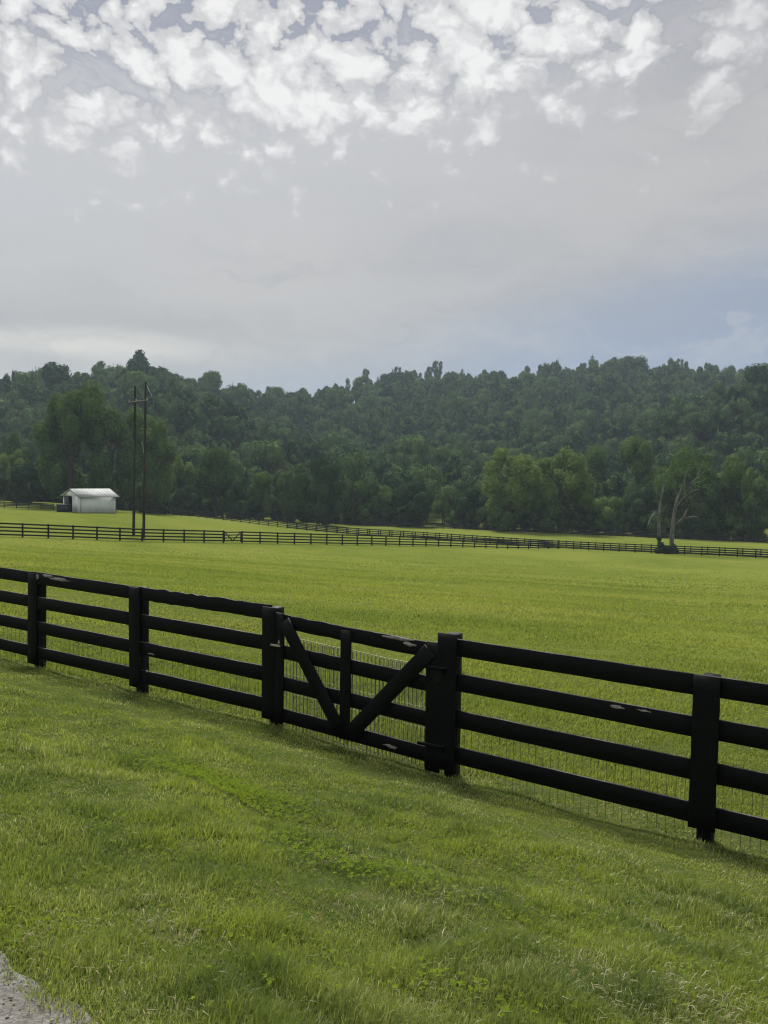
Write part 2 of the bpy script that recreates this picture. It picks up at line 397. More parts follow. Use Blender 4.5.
# road: worn gravel shoulder with a ragged edge
def road_mat():
    m, t, out = new_mat('worn_asphalt')
    v = t.new('ShaderNodeNewGeometry').outputs['Position']
    n = t.noise(v, 38, 5, 0.7); n2 = t.noise(v, 3.2, 4, 0.6)
    vo = t.new('ShaderNodeTexVoronoi', {'Vector': v, 'Scale': 95.0})
    c = t.mix(t.ramp(n, 0.35, 0.68), (0.085, 0.082, 0.078), (0.20, 0.195, 0.185))
    c = t.mix(t.math('MULTIPLY', t.ramp(vo.outputs['Distance'], 0.32, 0.12), 0.5), c, (0.30, 0.29, 0.27))
    c = t.mix(t.math('MULTIPLY', t.ramp(n2, .45, .65), .45), c, (0.11, 0.095, 0.075))
    bp = t.new('ShaderNodeBump', {'Height': t.math('ADD', n, vo.outputs['Distance']), 'Distance': 0.006, 'Strength': 0.8})
    b = t.new('ShaderNodeBsdfPrincipled', {'Base Color': c, 'Roughness': 0.9, 'Normal': bp.outputs[0]})
    t.l.new(b.outputs[0], out.inputs[0]); return m
nr = 900
tt = np.sort(np.r_[np.linspace(-60, -6, 120), np.linspace(-6, 4, 700), np.linspace(4, 40, 80)])
edge_s = 1.49 - .12 * sst(tt, -2.7, -1.4) + 0.025 * np.sin(tt * 3.1) + 0.012 * np.sin(tt * 9.7 + 1) + 0.008 * np.sin(tt * 31)
v = []; q = []
cols = [(-5.5, 0.0), (-3, 0.02), (0.8, 0.004), (1.30, 0.004), (None, -0.012)]
for i, t_ in enumerate(tt):
    for s_, zz in cols:
        s__ = edge_s[i] if s_ is None else s_
        v.append((s__ * NX + t_ * UX, s__ * NY + t_ * UY, 0.006 + (zz if s_ is not None else -0.014)))
for i in range(len(tt) - 1):
    for j in range(4):
        a = i * 5 + j; q.append((a, a + 1, a + 6, a + 5))
tag(link('road', npmesh('road', v, [np.array(q)], road_mat())), kind='structure')

# loose grit along the road edge
mb = MB(); rr = random.Random(3)
M_grit = simple('pale_grit', (0.16, 0.15, 0.14), (0.34, 0.33, 0.31), 40, 0.9, 0.3, coords='Object')
for i in range(1500):
    s_ = 1.52 - abs(rr.gauss(0, 0.28)); t_ = rr.uniform(-5, 0.8); r_ = rr.uniform(.0025, .008)
    c = Vector((s_ * NX + t_ * UX, s_ * NY + t_ * UY, 0.010 + r_ * .3))
    if s_ < -0.5 or s_ > 1.44 - .12 * float(sst(t_, -2.7, -1.4)): continue
    vs = [c + Vector((r_ * rr.uniform(.7, 1.2) * a, r_ * rr.uniform(.7, 1.2) * b, r_ * .6 * k)) for a, b, k in ((1, 0, 0), (0, 1, 0), (-1, 0, 0), (0, -1, 0), (0, 0, 1), (0, 0, -1))]
    mb.add(vs, [(0, 1, 4), (1, 2, 4), (2, 3, 4), (3, 0, 4), (1, 0, 5), (2, 1, 5), (3, 2, 5), (0, 3, 5)])
tag(mb.build('gravel', M_grit), 'loose pale grit scattered along the road edge', 'gravel', kind='stuff')

# ------------------------------------------------------------------ grass blades
def blades(name, x, y, h, wd, mat, lean=0.45, bias=(0.25, -0.2), drop=0.0, rv=None):
    n = len(x); z = height(x, y) - 0.004
    az = rng.uniform(0, 2 * np.pi, n); la = np.abs(rng.normal(0, lean, n))
    lx = np.cos(az) * la + bias[0]; ly = np.sin(az) * la + bias[1]
    wa = rng.uniform(0, np.pi, n); wx, wy = np.cos(wa) * wd / 2, np.sin(wa) * wd / 2
    p0 = np.c_[x, y, z]; hh = h[:, None]
    l = np.c_[lx, ly, np.zeros(n)] * hh
    ln = np.sqrt(1 + lx ** 2 + ly ** 2)[:, None]
    p1 = p0 + (l * 0.30 + np.c_[np.zeros(n), np.zeros(n), h * 0.6]) / ln ** .5
    p2 = p0 + (l * 1.05 + np.c_[np.zeros(n), np.zeros(n), h * (1.0 - drop)]) / ln
    wv = np.c_[wx, wy, np.zeros(n)]
    V = np.stack([p0 - wv, p0 + wv, p1 + wv * .85, p1 - wv * .85, p2], 1).reshape(-1, 3)
    b = np.arange(n)[:, None] * 5
    rv = rng.random(n) if rv is None else rv
    return npmesh(name, V, [b + np.array([[0, 1, 2, 3]]), b + np.array([[3, 2, 4]])], mat, attr=np.repeat(rv, 5))

def sector(n, r0, r1, power, amin=-0.72, amax=0.66):
    """points in a fan in front of the viewpoint, density ~ r^-power"""
    u = rng.random(n); e = 2 - power
    r = (r0 ** e + u * (r1 ** e - r0 ** e)) ** (1 / e) if abs(e) > 1e-3 else r0 * (r1 / r0) ** u
    a = rng.uniform(amin, amax, n)
    return r * np.sin(a), r * np.cos(a), r

def vnoise(x, y, s, k=0):
    return (np.sin(x * s + 1.3 * k + 1.7 * np.sin(y * s * .8 + k)) * np.sin(y * s * 1.1 - k + 1.4 * np.sin(x * s * .7 + 2 * k)))

x, y, r = sector(560000, 1.7, 15, 1.9)
s = NX * x + NY * y; t = UX * x + UY * y
edge_f = 1.45 - .12 * sst(t, -2.7, -1.4) + 0.025 * np.sin(t * 3.1) + 0.05 * vnoise(x, y, 9) + 0.04 * rng.standard_normal(len(x))
keep = s > edge_f
# thin worn spots
bare = vnoise(x, y, 2.1, 2) * vnoise(x, y, 5.3, 1)
keep &= ~((bare > 0.45) & (rng.random(len(x)) < 0.6))
x, y, r, s, t = x[keep], y[keep], r[keep], s[keep], t[keep]
patch = vnoise(x, y, 2.6, 1) * .5 + vnoise(x, y, 6.1, 3) * .35 + vnoise(x, y, 15., 5) * .15
mow = sst(s, 4.9, 5.6)        # strip mown short beside the fence
h = rng.uniform(0.020, 0.052, len(x)) * (1 + 0.55 * patch) * (1 - 0.42 * mow)
h *= 1 + 0.45 * np.exp(-((s - 7.0) / 0.12) ** 2)       # longer where the mower misses, along the fence
h *= 1 + 0.8 * np.clip(vnoise(x, y, 7.5, 4), -.4, 1) * (1 - .8 * mow)
h *= 1 + 0.35 * np.exp(-((s - 1.75) / 0.25) ** 2)
tall = rng.random(len(x)) < 0.012; h[tall] *= 1.7
wd = np.maximum(0.0022, r * 0.00085) * rng.uniform(.5, 1.9, len(x))
rv = np.clip(rng.random(len(x)) * .75 + .22 * (vnoise(x, y, 3.7, 7) + .3) + 0.10 * mow, 0, 1)
tag(link('grass', blades('grass', x, y, h, wd, M_grass, 0.8, (0.16, -0.10), rv=rv)),
    'thick green grass on the roadside bank', 'grass', kind='stuff')

x, y, r = sector(420000, 8, 105, 2.0)
s = NX * x + NY * y; keep = (s > 7.05) & (rng.random(len(x)) > sst(r, 45, 105)); x, y, r, s = x[keep], y[keep], r[keep], s[keep]
patch = vnoise(x * .5, y * 1.2, .5, 1) * .5 + vnoise(x * .6, y * 1.3, 1.9, 3) * .5
h = rng.uniform(0.03, 0.085, len(x)) * (1 + 0.85 * patch)
wd = np.maximum(0.004, r * 0.0013) * rng.uniform(.7, 1.3, len(x))
rv = np.clip(rng.random(len(x)) * .65 + .35 * (vnoise(x * .5, y, .35, 7) + .2), 0, 1)
tag(link('pasture_grass', blades('pasture_grass', x, y, h, wd, M_fieldgrass, 0.5, (0.2, -0.1), rv=rv)),
    'short green pasture grass beyond the near black fence', 'grass', kind='stuff')

# clover and small broad leaves in patches on the bank
def gpt(px, py):
    """ground point on the bank seen at px,py"""
    d = RM @ Vector(((px - 384) / F, (512 - py) / F, -1)); k = 1.0
    for _ in range(4000):
        p = CAM + d * k
        if p.z <= hz(p.x, p.y): break
        k += 0.01
    return p.x, p.y
spots = [(215, 790, .33, 900), (250, 800, .28, 600), (190, 775, .25, 380), (345, 870, .22, 200), (385, 880, .22, 220), (300, 850, .2, 90), (420, 850, .2, 110),
         (540, 870, .25, 90), (455, 1005, .12, 60), (640, 930, .3, 60), (120, 850, .3, 50), (30, 930, .2, 70), (280, 960, .3, 60), (600, 960, .25, 60), (500, 800, .4, 110), (330, 775, .35, 130)]
cx = []; cyy = []
for px, py, rad, n in spots:
    a, b = gpt(px, py)
    ss = rng.normal(0, rad * .55, n); ts = rng.normal(0, rad * 1.3, n)
    cx.append(a + ss * NX + ts * UX); cyy.append(b + ss * NY + ts * UY)
cx = np.concatenate(cx); cyy = np.concatenate(cyy); n = len(cx)
cz = height(cx, cyy) + rng.uniform(.045, .085, n)
V = []; Fq = []; RV = []
for i in range(n):
    a0 = rng.uniform(0, 6.28)
    for k in range(3):
        a = a0 + k * 2.094; L = rng.uniform(.008, .016); wv_ = L * .45; tl = rng.uniform(-.004, .010)
        d = np.array([math.cos(a), math.sin(a), 0]); e = np.array([-math.sin(a), math.cos(a), 0])
        c = np.array([cx[i], cyy[i], cz[i]]); b = len(V)
        V += [c, c + d * L * .55 + e * wv_ + [0, 0, tl], c + d * L + [0, 0, tl * .5], c + d * L * .55 - e * wv_ + [0, 0, tl]]
        Fq.append((b, b + 1, b + 2, b + 3)); RV += [rng.random()] * 4
tag(link('clover', npmesh('clover', V, [np.array(Fq)], M_clover, attr=RV)), 'bright clover leaves in patches on the grassy bank', 'clover', kind='stuff')

# straw: pale dry blades scattered and in a few clumps
sx, sy, _ = sector(1900, 1.9, 9, 1.7); XS = [sx]; YS = [sy]
for px, py, rad, n in ((660, 995, .13, 170), (640, 1005, .10, 110), (700, 1000, .12, 90), (345, 862, .09, 150), (60, 975, .16, 90), (20, 950, .12, 60), (560, 860, .3, 120), (175, 935, .10, 110), (430, 900, .2, 90)):
    a, b = gpt(px, py); XS.append(a + rng.normal(0, rad, n)); YS.append(b + rng.normal(0, rad, n))
sx = np.concatenate(XS); sy = np.concatenate(YS); ok = NX * sx + NY * sy > 1.45; sx, sy = sx[ok], sy[ok]
tag(link('dry_grass', blades('dry_grass', sx, sy, rng.uniform(.04, .09, len(sx)), np.full(len(sx), .0028), M_straw, 1.1, (0.6, -.2), drop=.35)),
    'pale dry grass stalks lying among the green grass', 'dry grass', kind='stuff')

# ------------------------------------------------------------------ near fence and gate
def fp(t, off=0.0, z=0.0):
    """point on the near fence line: t along it, off towards the road(-)/field(+)"""
    s_ = 7.0 + off
    return Vector((s_ * NX + t * UX, s_ * NY + t * UY, z - 0.085 * float(sst(t, -6.2, -3.0))))
NZ = Vector((NX, NY, 0)); UU = Vector((UX, UY, 0))
TP = [-15.10, -12.83, -10.57, -8.31, -5.98, -3.645, -1.20, 1.22, 3.65]
fbase = {t_: -1.42 for t_ in TP}
def post_and_batten(root, t_, h=1.40, wid=0.20, seed=0, mat=M_paint):
    b = fp(t_); rr = random.Random(seed); lean = Vector((rr.uniform(-.01, .01), rr.uniform(-.01, .01), 0))
    m = MB(); p0 = fp(t_, 0.075, -1.42 - .25); p1 = fp(t_, 0.075, -1.42 + h) + lean
    m.board(p0, p1, 0.13, 0.13, up=UU, seg=12, jag=.004, bev=.014, seed=seed)
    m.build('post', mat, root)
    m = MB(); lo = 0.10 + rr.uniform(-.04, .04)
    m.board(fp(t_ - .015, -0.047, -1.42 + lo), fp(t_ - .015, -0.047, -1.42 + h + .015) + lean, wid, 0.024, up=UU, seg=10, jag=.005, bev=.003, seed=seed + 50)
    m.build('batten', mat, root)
RT = (1.345, .985, .615, .245)       # rail centre heights
def rail(root, ta, tb, zc, seed, wid=.175, dz=0.0, name='rail', jag=.004, step=.25):
    m = MB(); rr = random.Random(seed * 7 + 1)
    m.board(fp(ta, -0.020, -1.42 + zc + rr.uniform(-.006, .006)), fp(tb, -0.020, -1.42 + zc + dz + rr.uniform(-.006, .006)),
            wid, 0.024, seg=max(3, int(abs(tb - ta) / step)), jag=jag, bev=.002, seed=seed)
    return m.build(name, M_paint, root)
def wire(root, ta, tb, h, du, dv, r_, mat, off, name='wire_mesh', z0=0.0):
    m = MB(); n = int((tb - ta) / du)
    for i in range(n + 1):
        t_ = ta + (tb - ta) * i / n; w_ = .003 * math.sin(i * 1.7)
        m.tube([fp(t_ + w_, off, -1.42 + z0 - .02), fp(t_ - w_, off + .006 * math.sin(i), -1.42 + z0 + h * .5), fp(t_, off, -1.42 + z0 + h)], r_, 4, False)
    k = int(h / dv); rh = r_ * .55
    for j in range(k + 1):
        z = -1.42 + z0 + h * j / k
        m.tube([fp(ta + (tb - ta) * i / 6, off + .004 * math.sin(i * 2 + j), z + .004 * math.sin(i * 3 + j)) for i in range(7)], rh, 4, False)
    return m.build(name, mat, root)
def chip(root, t0, zc, w_, h_, seed, off=-0.0335, name='bare_wood'):
    """torn patch of bare wood on a board face, a few mm proud"""
    rr = random.Random(seed); m = MB(); n = 14; vt = []; vb = []
    for i in range(n):
        a = 2 * math.pi * i / n; rad = rr.uniform(.55, 1.1)
        du, dv = math.cos(a) * w_ / 2 * rad, math.sin(a) * h_ / 2 * rad
        vt.append(fp(t0 + du, off - .003 - rr.uniform(0, .004), -1.42 + zc + dv)); vb.append(fp(t0 + du, off + .004, -1.42 + zc + dv))
    c = fp(t0, off - .005, -1.42 + zc)
    m.add(vt + vb + [c], [(i, (i + 1) % n, 2 * n) for i in range(n)] + [(i, i + n, (i + 1) % n + n, (i + 1) % n) for i in range(n)])
    return m.build(name, M_bare, root)

# left run
F1r = empty('fence', fp(-10.57, 0, -1.42)); F1r.location = (0, 0, 0)
tag(F1r, 'near black four rail board fence left of the gate, with a broken top rail', 'fence')
for i, t_ in enumerate(TP[:5]): post_and_batten(F1r, t_, 1.40 + .01 * math.sin(i * 3), .20, i)
for k, zc in enumerate(RT):
    rail(F1r, -15.10, -12.83, zc, 10 + k); rail(F1r, -12.825, -10.575, zc, 14 + k)
    rr_ = rail(F1r, -10.565, -8.315, zc, 20 + k); rr_ = rail(F1r, -8.305, -5.99, zc, 30 + k, jag=.016 if k == 0 else .004, step=.09 if k == 0 else .25)
chip(F1r, -10.20, 1.40, .30, .055, 1); chip(F1r, -9.93, 1.375, .46, .06, 2); chip(F1r, -10.47, 1.37, .10, .10, 3)
chip(F1r, -8.02, .57, .16, .022, 4); chip(F1r, -8.10, .33, .05, .03, 5)
wire(F1r, -15.0, -6.05, .70, .10, .10, .0018, M_wire_dark, .002)
# right run
F2r = empty('fence', (0, 0, 0))
tag(F2r, 'near black four rail board fence to the right of the gate, closest to the road', 'fence')
for i, t_ in enumerate(TP[5:]): post_and_batten(F2r, t_, 1.42 if i else 1.455, .215, 60 + i)
for k, zc in enumerate(RT):
    rail(F2r, -3.65, -1.205, zc, 40 + k); rail(F2r, -1.195, 1.215, zc, 50 + k); rail(F2r, 1.225, 3.65, zc, 70 + k)
chip(F2r, -1.96, 1.035, .20, .035, 8); chip(F2r, -1.72, 1.045, .14, .02, 9)
wire(F2r, -3.55, 3.6, .72, .075, .10, .0019, M_wire_dark, .002)
# gate between the two runs
G = empty('gate', (0, 0, 0))
tag(G, 'black wooden field gate with V shaped braces and wire mesh, between two fence runs', 'gate')
ga, gb = -5.86, -3.79; GT = (1.265, .915, .545, .175)
for k, zc in enumerate(GT): rail(G, ga, gb, zc, 80 + k, .16, jag=.009 if k == 0 else .004, step=.1)
def vboard(t_, z0, z1, wid, off, name='stile', seed=0):
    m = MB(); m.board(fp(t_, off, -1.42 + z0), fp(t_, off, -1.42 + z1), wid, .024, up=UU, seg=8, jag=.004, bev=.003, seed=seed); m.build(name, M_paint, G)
vboard(ga + .02, .08, 1.36, .13, -.047, seed=1); vboard(gb - .02, .03, 1.36, .17, -.047, seed=2)
vboard((ga + gb) / 2 - .08, .10, 1.30, .14, -.047, 'centre_board', 3)
def diag(t0, z0, t1, z1, seed):
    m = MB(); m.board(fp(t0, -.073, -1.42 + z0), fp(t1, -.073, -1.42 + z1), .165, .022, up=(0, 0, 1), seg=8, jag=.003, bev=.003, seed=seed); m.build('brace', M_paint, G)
tm = (ga + gb) / 2 - .08
diag(ga + .10, 1.28, tm - .02, .16, 5); diag(gb - .06, 1.27, tm + .06, .16, 6)
chip(G, -4.25, 1.325, .42, .05, 11); chip(G, -4.12, 1.285, .22, .05, 12); chip(G, -4.32, .16, .2, .04, 13); chip(G, -5.84, 1.02, .03, .07, 14, off=-.060)
for z in (1.1, .3):
    m = MB(); m.box((0, 0, 0), (.16, .004, .018), Matrix.Translation(fp(gb - .03, -.064, -1.42 + z)) @ Matrix.Rotation(math.atan2(UY, UX), 4, 'Z'))
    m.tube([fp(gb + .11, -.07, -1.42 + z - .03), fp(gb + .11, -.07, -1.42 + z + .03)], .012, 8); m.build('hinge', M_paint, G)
m = MB(); m.box((0, 0, 0), (.07, .006, .012), Matrix.Translation(fp(ga - .03, -.066, -1.42 + .98)) @ Matrix.Rotation(math.atan2(UY, UX), 4, 'Z')); m.build('latch', M_wire, G)
wire(G, ga - .02, gb + .06, 1.08, .048, .21, .0048, M_wire, .012)
wire(G, ga, gb + .04, 1.05, .051, .35, .0036, M_wire_dark, .045)

# ------------------------------------------------------------------ far fences
def far_fence(label, x0, y0, ux, uy, n, h=1.32, n0=0, drop=(), rails=4, bw=.15):
    root = empty('fence', (0, 0, 0)); tag(root, label, 'fence')
    xs = np.array([x0 + (i + n0) * ux for i in range(n + 1)]); ys = np.array([y0 + (i + n0) * uy for i in range(n + 1)])
    zs = height(xs, ys); d = Vector((ux, uy, 0)).normalized(); nrm = Vector((-d.y, d.x, 0))
    if nrm.y > 0: nrm = -nrm
    pm = MB(); pm.board((0, 0, -.3), (0, 0, h + .03), .15, .13, up=d, bev=.01); pme = pm.mesh('post', M_farpaint)
    runs = []; cur = [0]
    for i in range(n + 1):
        link('post', pme, root, (xs[i], ys[i], zs[i]))
    for k in range(rails):
        zc = h - .085 - k * (h - .30) / (rails - 1) * 1.0
        m = MB()
        for i in range(n):
            if i in drop: continue
            o = nrm * .09
            m.board(Vector((xs[i], ys[i], zs[i] + zc)) + o, Vector((xs[i + 1], ys[i + 1], zs[i + 1] + zc)) + o, bw, .03)
        m.build('rail', M_farpaint, root)
    return xs, ys, zs
# cross fence through the pasture (38 posts), small gate in bay 9
f1 = far_fence('black board fence in the pasture running from the left edge to the small far gate', -35.3, 77.0, 1.875, 1.51, 14, 1.36, -5)
f1b = far_fence('black board fence in the pasture running from the small far gate to the long fence', -35.3, 77.0, 1.875, 1.51, 24, 1.36, 10)
fg = empty('gate', (0, 0, 0)); tag(fg, 'small far black field gate with V braces in the pasture cross fence', 'gate')
a = Vector((f1[0][14], f1[1][14], f1[2][14])); b = Vector((f1b[0][0], f1b[1][0], f1b[2][0]))
for k, zc in enumerate((1.18, .85, .52, .2)):
    m = MB(); m.board(a.lerp(b, .06) + Vector((0, 0, zc)), a.lerp(b, .94) + Vector((0, 0, zc + .08)), .12, .03); m.build('rail', M_farpaint, fg)
for t0, z0, t1, z1 in ((.08, 1.2, .5, .2), (.92, 1.3, .5, .2)):
    m = MB(); m.board(a.lerp(b, t0) + Vector((0, -.05, z0)), a.lerp(b, t1) + Vector((0, -.05, z1)), .12, .03); m.build('brace', M_farpaint, fg)
for t0 in (.06, .94):
    m = MB(); m.board(a.lerp(b, t0) + Vector((0, -.04, .1)), a.lerp(b, t0) + Vector((0, -.04, 1.32)), .14, .03, up=(b - a).normalized()); m.build('stile', M_farpaint, fg)
# long far fence running across from the right edge back towards the shed
def on_f2(px): Y = 190900 / (px + 923); return (px - 384) / F * Y, Y
xa, ya = on_f2(135); L = 2.44
f2 = far_fence('long black board fence from behind the shed across to the right edge', xa, ya, .855 * L, -.518 * L, 56, 1.32)
xb, yb = on_f2(700)
f3 = far_fence('black board fence running close behind the long fence at the dead tree', xb + .518 * 2.4 + .8, yb + .855 * 2.4 - .5, .855 * L, -.518 * L, 46, 1.22, -33, bw=.11)
f4 = far_fence('short black board fence at the far left, ending at the white shed', -90.0, 156.5, 2.44, 0.0, 13, 1.2, -3)
pA, pB = at(325, 524, 190), at(800, 544.6, 160.0)
dd = Vector((pB.x - pA.x, pB.y - pA.y, 0)); nn = int(dd.length / 2.6)
f5 = far_fence('farthest dark board fence along the foot of the tree line', pA.x, pA.y, dd.x / nn, dd.y / nn, nn, 1.25, 0, rails=4, bw=.21)

# ------------------------------------------------------------------ shed
def build_shed():
    th = R(45); u1 = Vector((math.cos(th), math.sin(th), 0)); u2 = Vector((-math.sin(th), math.cos(th), 0))
    C = Vector((-40.4, 105.0, 0)); L, Wd = 5.0, 5.4
    z0 = hz(-40, 106) - .05; root = empty('shed', (C.x, C.y, z0)); tag(root, 'small white shed with a pale metal gable roof beside the far left fence', 'shed')
    up = Vector((0, 0, 1)); H, HR = 2.15, 3.05
    def P_(a, b_, z): return u1 * a + u2 * b_ + up * z
    def slab(name, a0, a1, b0, b1, z_0, z_1, mat, par=root):
        m = MB(); m.add([P_(a, b_, z) for a in (a0, a1) for b_ in (b0, b1) for z in (z_0, z_1)], [(0, 1, 3, 2), (4, 6, 7, 5), (0, 4, 5, 1), (2, 3, 7, 6), (0, 2, 6, 4), (1, 5, 7, 3)])
        return m.build(name, mat, par)
    t_ = .1
    slab('wall', t_, L - t_, 0, t_, -.3, H, M_white)                # long front wall
    slab('wall', t_, L - t_, Wd - t_, Wd, -.3, H, M_white)
    slab('wall', L - t_, L, 0, Wd, -.3, H, M_white)
    # gable wall facing left, with a doorway
    slab('wall', 0, t_, 0, 2.6, -.3, H, M_white); slab('wall', 0, t_, 4.6, Wd, -.3, H, M_white)
    for a in (0, L - t_):
        m = MB(); m.add([P_(a, 0, H + .003), P_(a, Wd, H + .003), P_(a, Wd / 2, HR), P_(a + t_, 0, H + .003), P_(a + t_, Wd, H + .003), P_(a + t_, Wd / 2, HR)],
                        [(0, 1, 2), (3, 5, 4), (0, 3, 4, 1), (1, 4, 5, 2), (2, 5, 3, 0)]); m.build('gable', M_white, root)
    for sgn in (0, 1):
        m = MB(); e = -.25 if sgn == 0 else Wd + .25; ze = H - .08
        m.add([P_(-.3, e, ze), P_(L + .4, e, ze), P_(L + .4, Wd / 2, HR + .04), P_(-.3, Wd / 2, HR + .04),
               P_(-.3, e, ze + .07), P_(L + .4, e, ze + .07), P_(L + .4, Wd / 2, HR + .12), P_(-.3, Wd / 2, HR + .12)],
              [(0, 1, 2, 3), (7, 6, 5, 4), (0, 4, 5, 1), (1, 5, 6, 2), (2, 6, 7, 3), (3, 7, 4, 0)])
        rf = m.build('roof', M_roof, root)
        m = MB()
        for i in range(12):
            a = -.25 + i * .5; m.board(P_(a, e, ze + .09), P_(a, Wd / 2, HR + .14), .03, .03)
        m.build('seam', M_roof, rf)
    slab('corner_trim', -.02, .06, -.02, .0, -.2, H - .1, M_roof); slab('corner_trim', L - .07, L + .02, -.02, .0, -.2, H - .1, M_dark)
    slab('doorway', .3, .34, 2.6, 4.6, -.2, H, M_dark)
    d_ = slab('door', -.12, -.06, 3.3, 4.9, .1, H, M_dark)
    # low dark bin standing by the door, its own thing
    m = MB(); c = Vector((-42.9, 105.6, 0)); c.z = hz(c.x, c.y)
    m.board((0, 0, -.05), (0, 0, .95), 1.5, 1.0, up=(1, 0, 0), bev=.06); o = m.build('bin_body', M_dark, None)
    r2 = empty('feed_bin', c); o.parent = r2
    m = MB(); m.board((0, 0, .95), (0, 0, 1.03), 1.6, 1.1, up=(1, 0, 0), bev=.03); m.build('lid', M_dark, r2)
    tag(r2, 'low dark blue bin standing at the left end of the white shed', 'bin')
build_shed()

# ------------------------------------------------------------------ utility poles
def pole(label, px, Y, top_py, arm, lean):
    x_ = (px - 384) / F * Y; z_ = hz(x_, Y); top = at(px, top_py, Y).z
    H = top - z_; root = empty('utility_pole', (x_, Y, z_)); tag(root, label, 'pole')
    m = MB(); m.tube([(0, 0, -.5), (lean * .5, 0, H * .5), (lean, 0, H)], [.16, .14, .10], 10); m.build('pole_shaft', M_pole, root, True)
    for i in range(5):   # climbing steps / hardware bands
        pass
    if arm:
        az = H - 2.1
        m = MB(); m.board((-1.9 + lean, -.14, az - .15), (.35 + lean, -.20, az + .15), .10, .08, bev=.01); m.build('crossarm', M_arm, root)
        m = MB(); m.tube([(lean + .15, -.12, H - .4), (lean + .8, -.3, H - 1.6)], .03, 5); m.build('brace', M_arm, root)
        for xx in (-1.75, -1.0, .2):
            m = MB(); zt = az + .06 + (xx + .8) * .13
            m.tube([(xx + lean, -.17, zt), (xx + lean, -.17, zt + .10), (xx + lean, -.17, zt + .22)], [.05, .075, .04], 8); m.build('insulator', M_glassy, root)
        m = MB(); m.tube([(-.30 + lean * .6, -.2, H * .62), (-.12 + lean * .6, -.25, H * .585), (-.05 + lean * .6, -.2, H * .55)], .035, 5); m.build('hanging_wire', M_arm, root)
    else:
        m = MB(); m.tube([(lean, 0, H), (lean, 0, H + .08)], [.13, .05], 8); m.build('cap', M_pole, root)
pole('left hand of two tall bare wooden utility poles behind the pasture fence', 133.2, 89.2, 387, False, .16)
pole('right hand of two tall wooden utility poles, with a pale crossarm', 143.2, 87.8, 382, True, .22)

# ------------------------------------------------------------------ trees
def unit(n):
    v_ = rng.standard_normal((n, 3)); return v_ / np.linalg.norm(v_, axis=1)[:, None]
def ico(sub=1):
    import bmesh
    bm = bmesh.new(); bmesh.ops.create_icosphere(bm, subdivisions=sub, radius=1)
    v_ = np.array([p.co[:] for p in bm.verts]); f_ = np.array([[q_.index for q_ in f.verts] for f in bm.faces]); bm.free(); return v_, f_
ICO = ico(2)
def crown_arrays(lobes, nleaf, size, core=0.70, squash=1.0, jitter=.22):
    """lobes: (x,y,z,r); leaves are small quads spread in the outer part of every lobe"""
    lobes = np.array(lobes, float); wgt = lobes[:, 3] ** 2; wgt /= wgt.sum()
    li = rng.choice(len(lobes), nleaf, p=wgt); d = unit(nleaf)
    rad = lobes[li, 3] * (1.05 - jitter * np.abs(rng.standard_normal(nleaf)).clip(0, 3))
    c = lobes[li, :3] + d * rad[:, None] * np.array([1, 1, squash])
    nrm = d + .5 * unit(nleaf); nrm /= np.linalg.norm(nrm, axis=1)[:, None]
    a = np.cross(nrm, unit(nleaf)); a /= np.linalg.norm(a, axis=1)[:, None] + 1e-9; b_ = np.cross(nrm, a)
    sz = size * rng.uniform(.55, 1.4, nleaf)[:, None]
    V_ = np.stack([c - a * sz, c + b_ * sz * .6, c + a * sz, c - b_ * sz * .6], 1).reshape(-1, 3)
    Fq_ = np.arange(nleaf * 4).reshape(-1, 4); F3 = []
    if core:
        vs, fs = ICO; off = len(V_); ex = []
        for lx, ly, lz, lr in lobes:
            w_ = vs * (1 + .18 * rng.standard_normal((len(vs), 1)).clip(-1.5, 1.5)) * lr * core * np.array([1, 1, squash]) + [lx, ly, lz]
            ex.append(w_); F3.append(fs + off); off += len(vs)
        V_ = np.vstack([V_] + ex)
    return V_, Fq_, (np.vstack(F3) if F3 else np.zeros((0, 3), int))
def lobes_round(n, zc, rx, rz, rl, bottom=.12):
    out = []
    while len(out) < n:
        d = unit(1)[0] * rng.uniform(.35, 1) ** .6
        z = zc + d[2] * rz
        if z < bottom: continue
        out.append((d[0] * rx, d[1] * rx, z, rl * rng.uniform(.7, 1.35)))
    return out
def trunk_mb(h=.55, r0=.028, limbs=6, spread=.26, topz=.8, forks=0):
    m = MB(); b_ = (rng.uniform(-.02, .02), rng.uniform(-.02, .02))
    m.tube([(0, 0, -.03), (b_[0] * .5, b_[1] * .5, h * .5), (b_[0], b_[1], h), (0, 0, topz)], [r0 * 1.25, r0 * .85, r0 * .65, r0 * .2], 8)
    for i in range(limbs):
        a = 2.4 * i + rng.uniform(-.4, .4); z = h * rng.uniform(.5, 1.0); l = spread * rng.uniform(.6, 1.1)
        e = (math.cos(a) * l, math.sin(a) * l, z + l * rng.uniform(.5, 1.1))
        m.tube([(0, 0, z), (e[0] * .5, e[1] * .5, z + (e[2] - z) * .4), e], [r0 * .45, r0 * .28, r0 * .08], 5)
    return m
def kind_of_tree(name, lobes, nleaf, size, mat, core=.70, squash=1.0, trunk=None):
    v_, q_, t_ = crown_arrays(lobes, nleaf, size, core, squash)
    me = npmesh(name + '_crown', v_, [q_, t_], mat)
    tm_ = (trunk or trunk_mb()).mesh(name + '_trunk', M_bark, True)
    return me, tm_
K = {}
for i in range(3): K['oak%d' % i] = kind_of_tree('oak', lobes_round(20, .56, .33, .36, .13, .14), 8000, .017, M_leaf)
for i in range(2): K['light%d' % i] = kind_of_tree('light', lobes_round(24, .56, .34, .36, .115, .16), 8000, .015, M_leaflight, .66)
for i in range(2): K['tall%d' % i] = kind_of_tree('tall', lobes_round(26, .54, .33, .42, .105, .14), 9000, .015, M_leaf, .66)
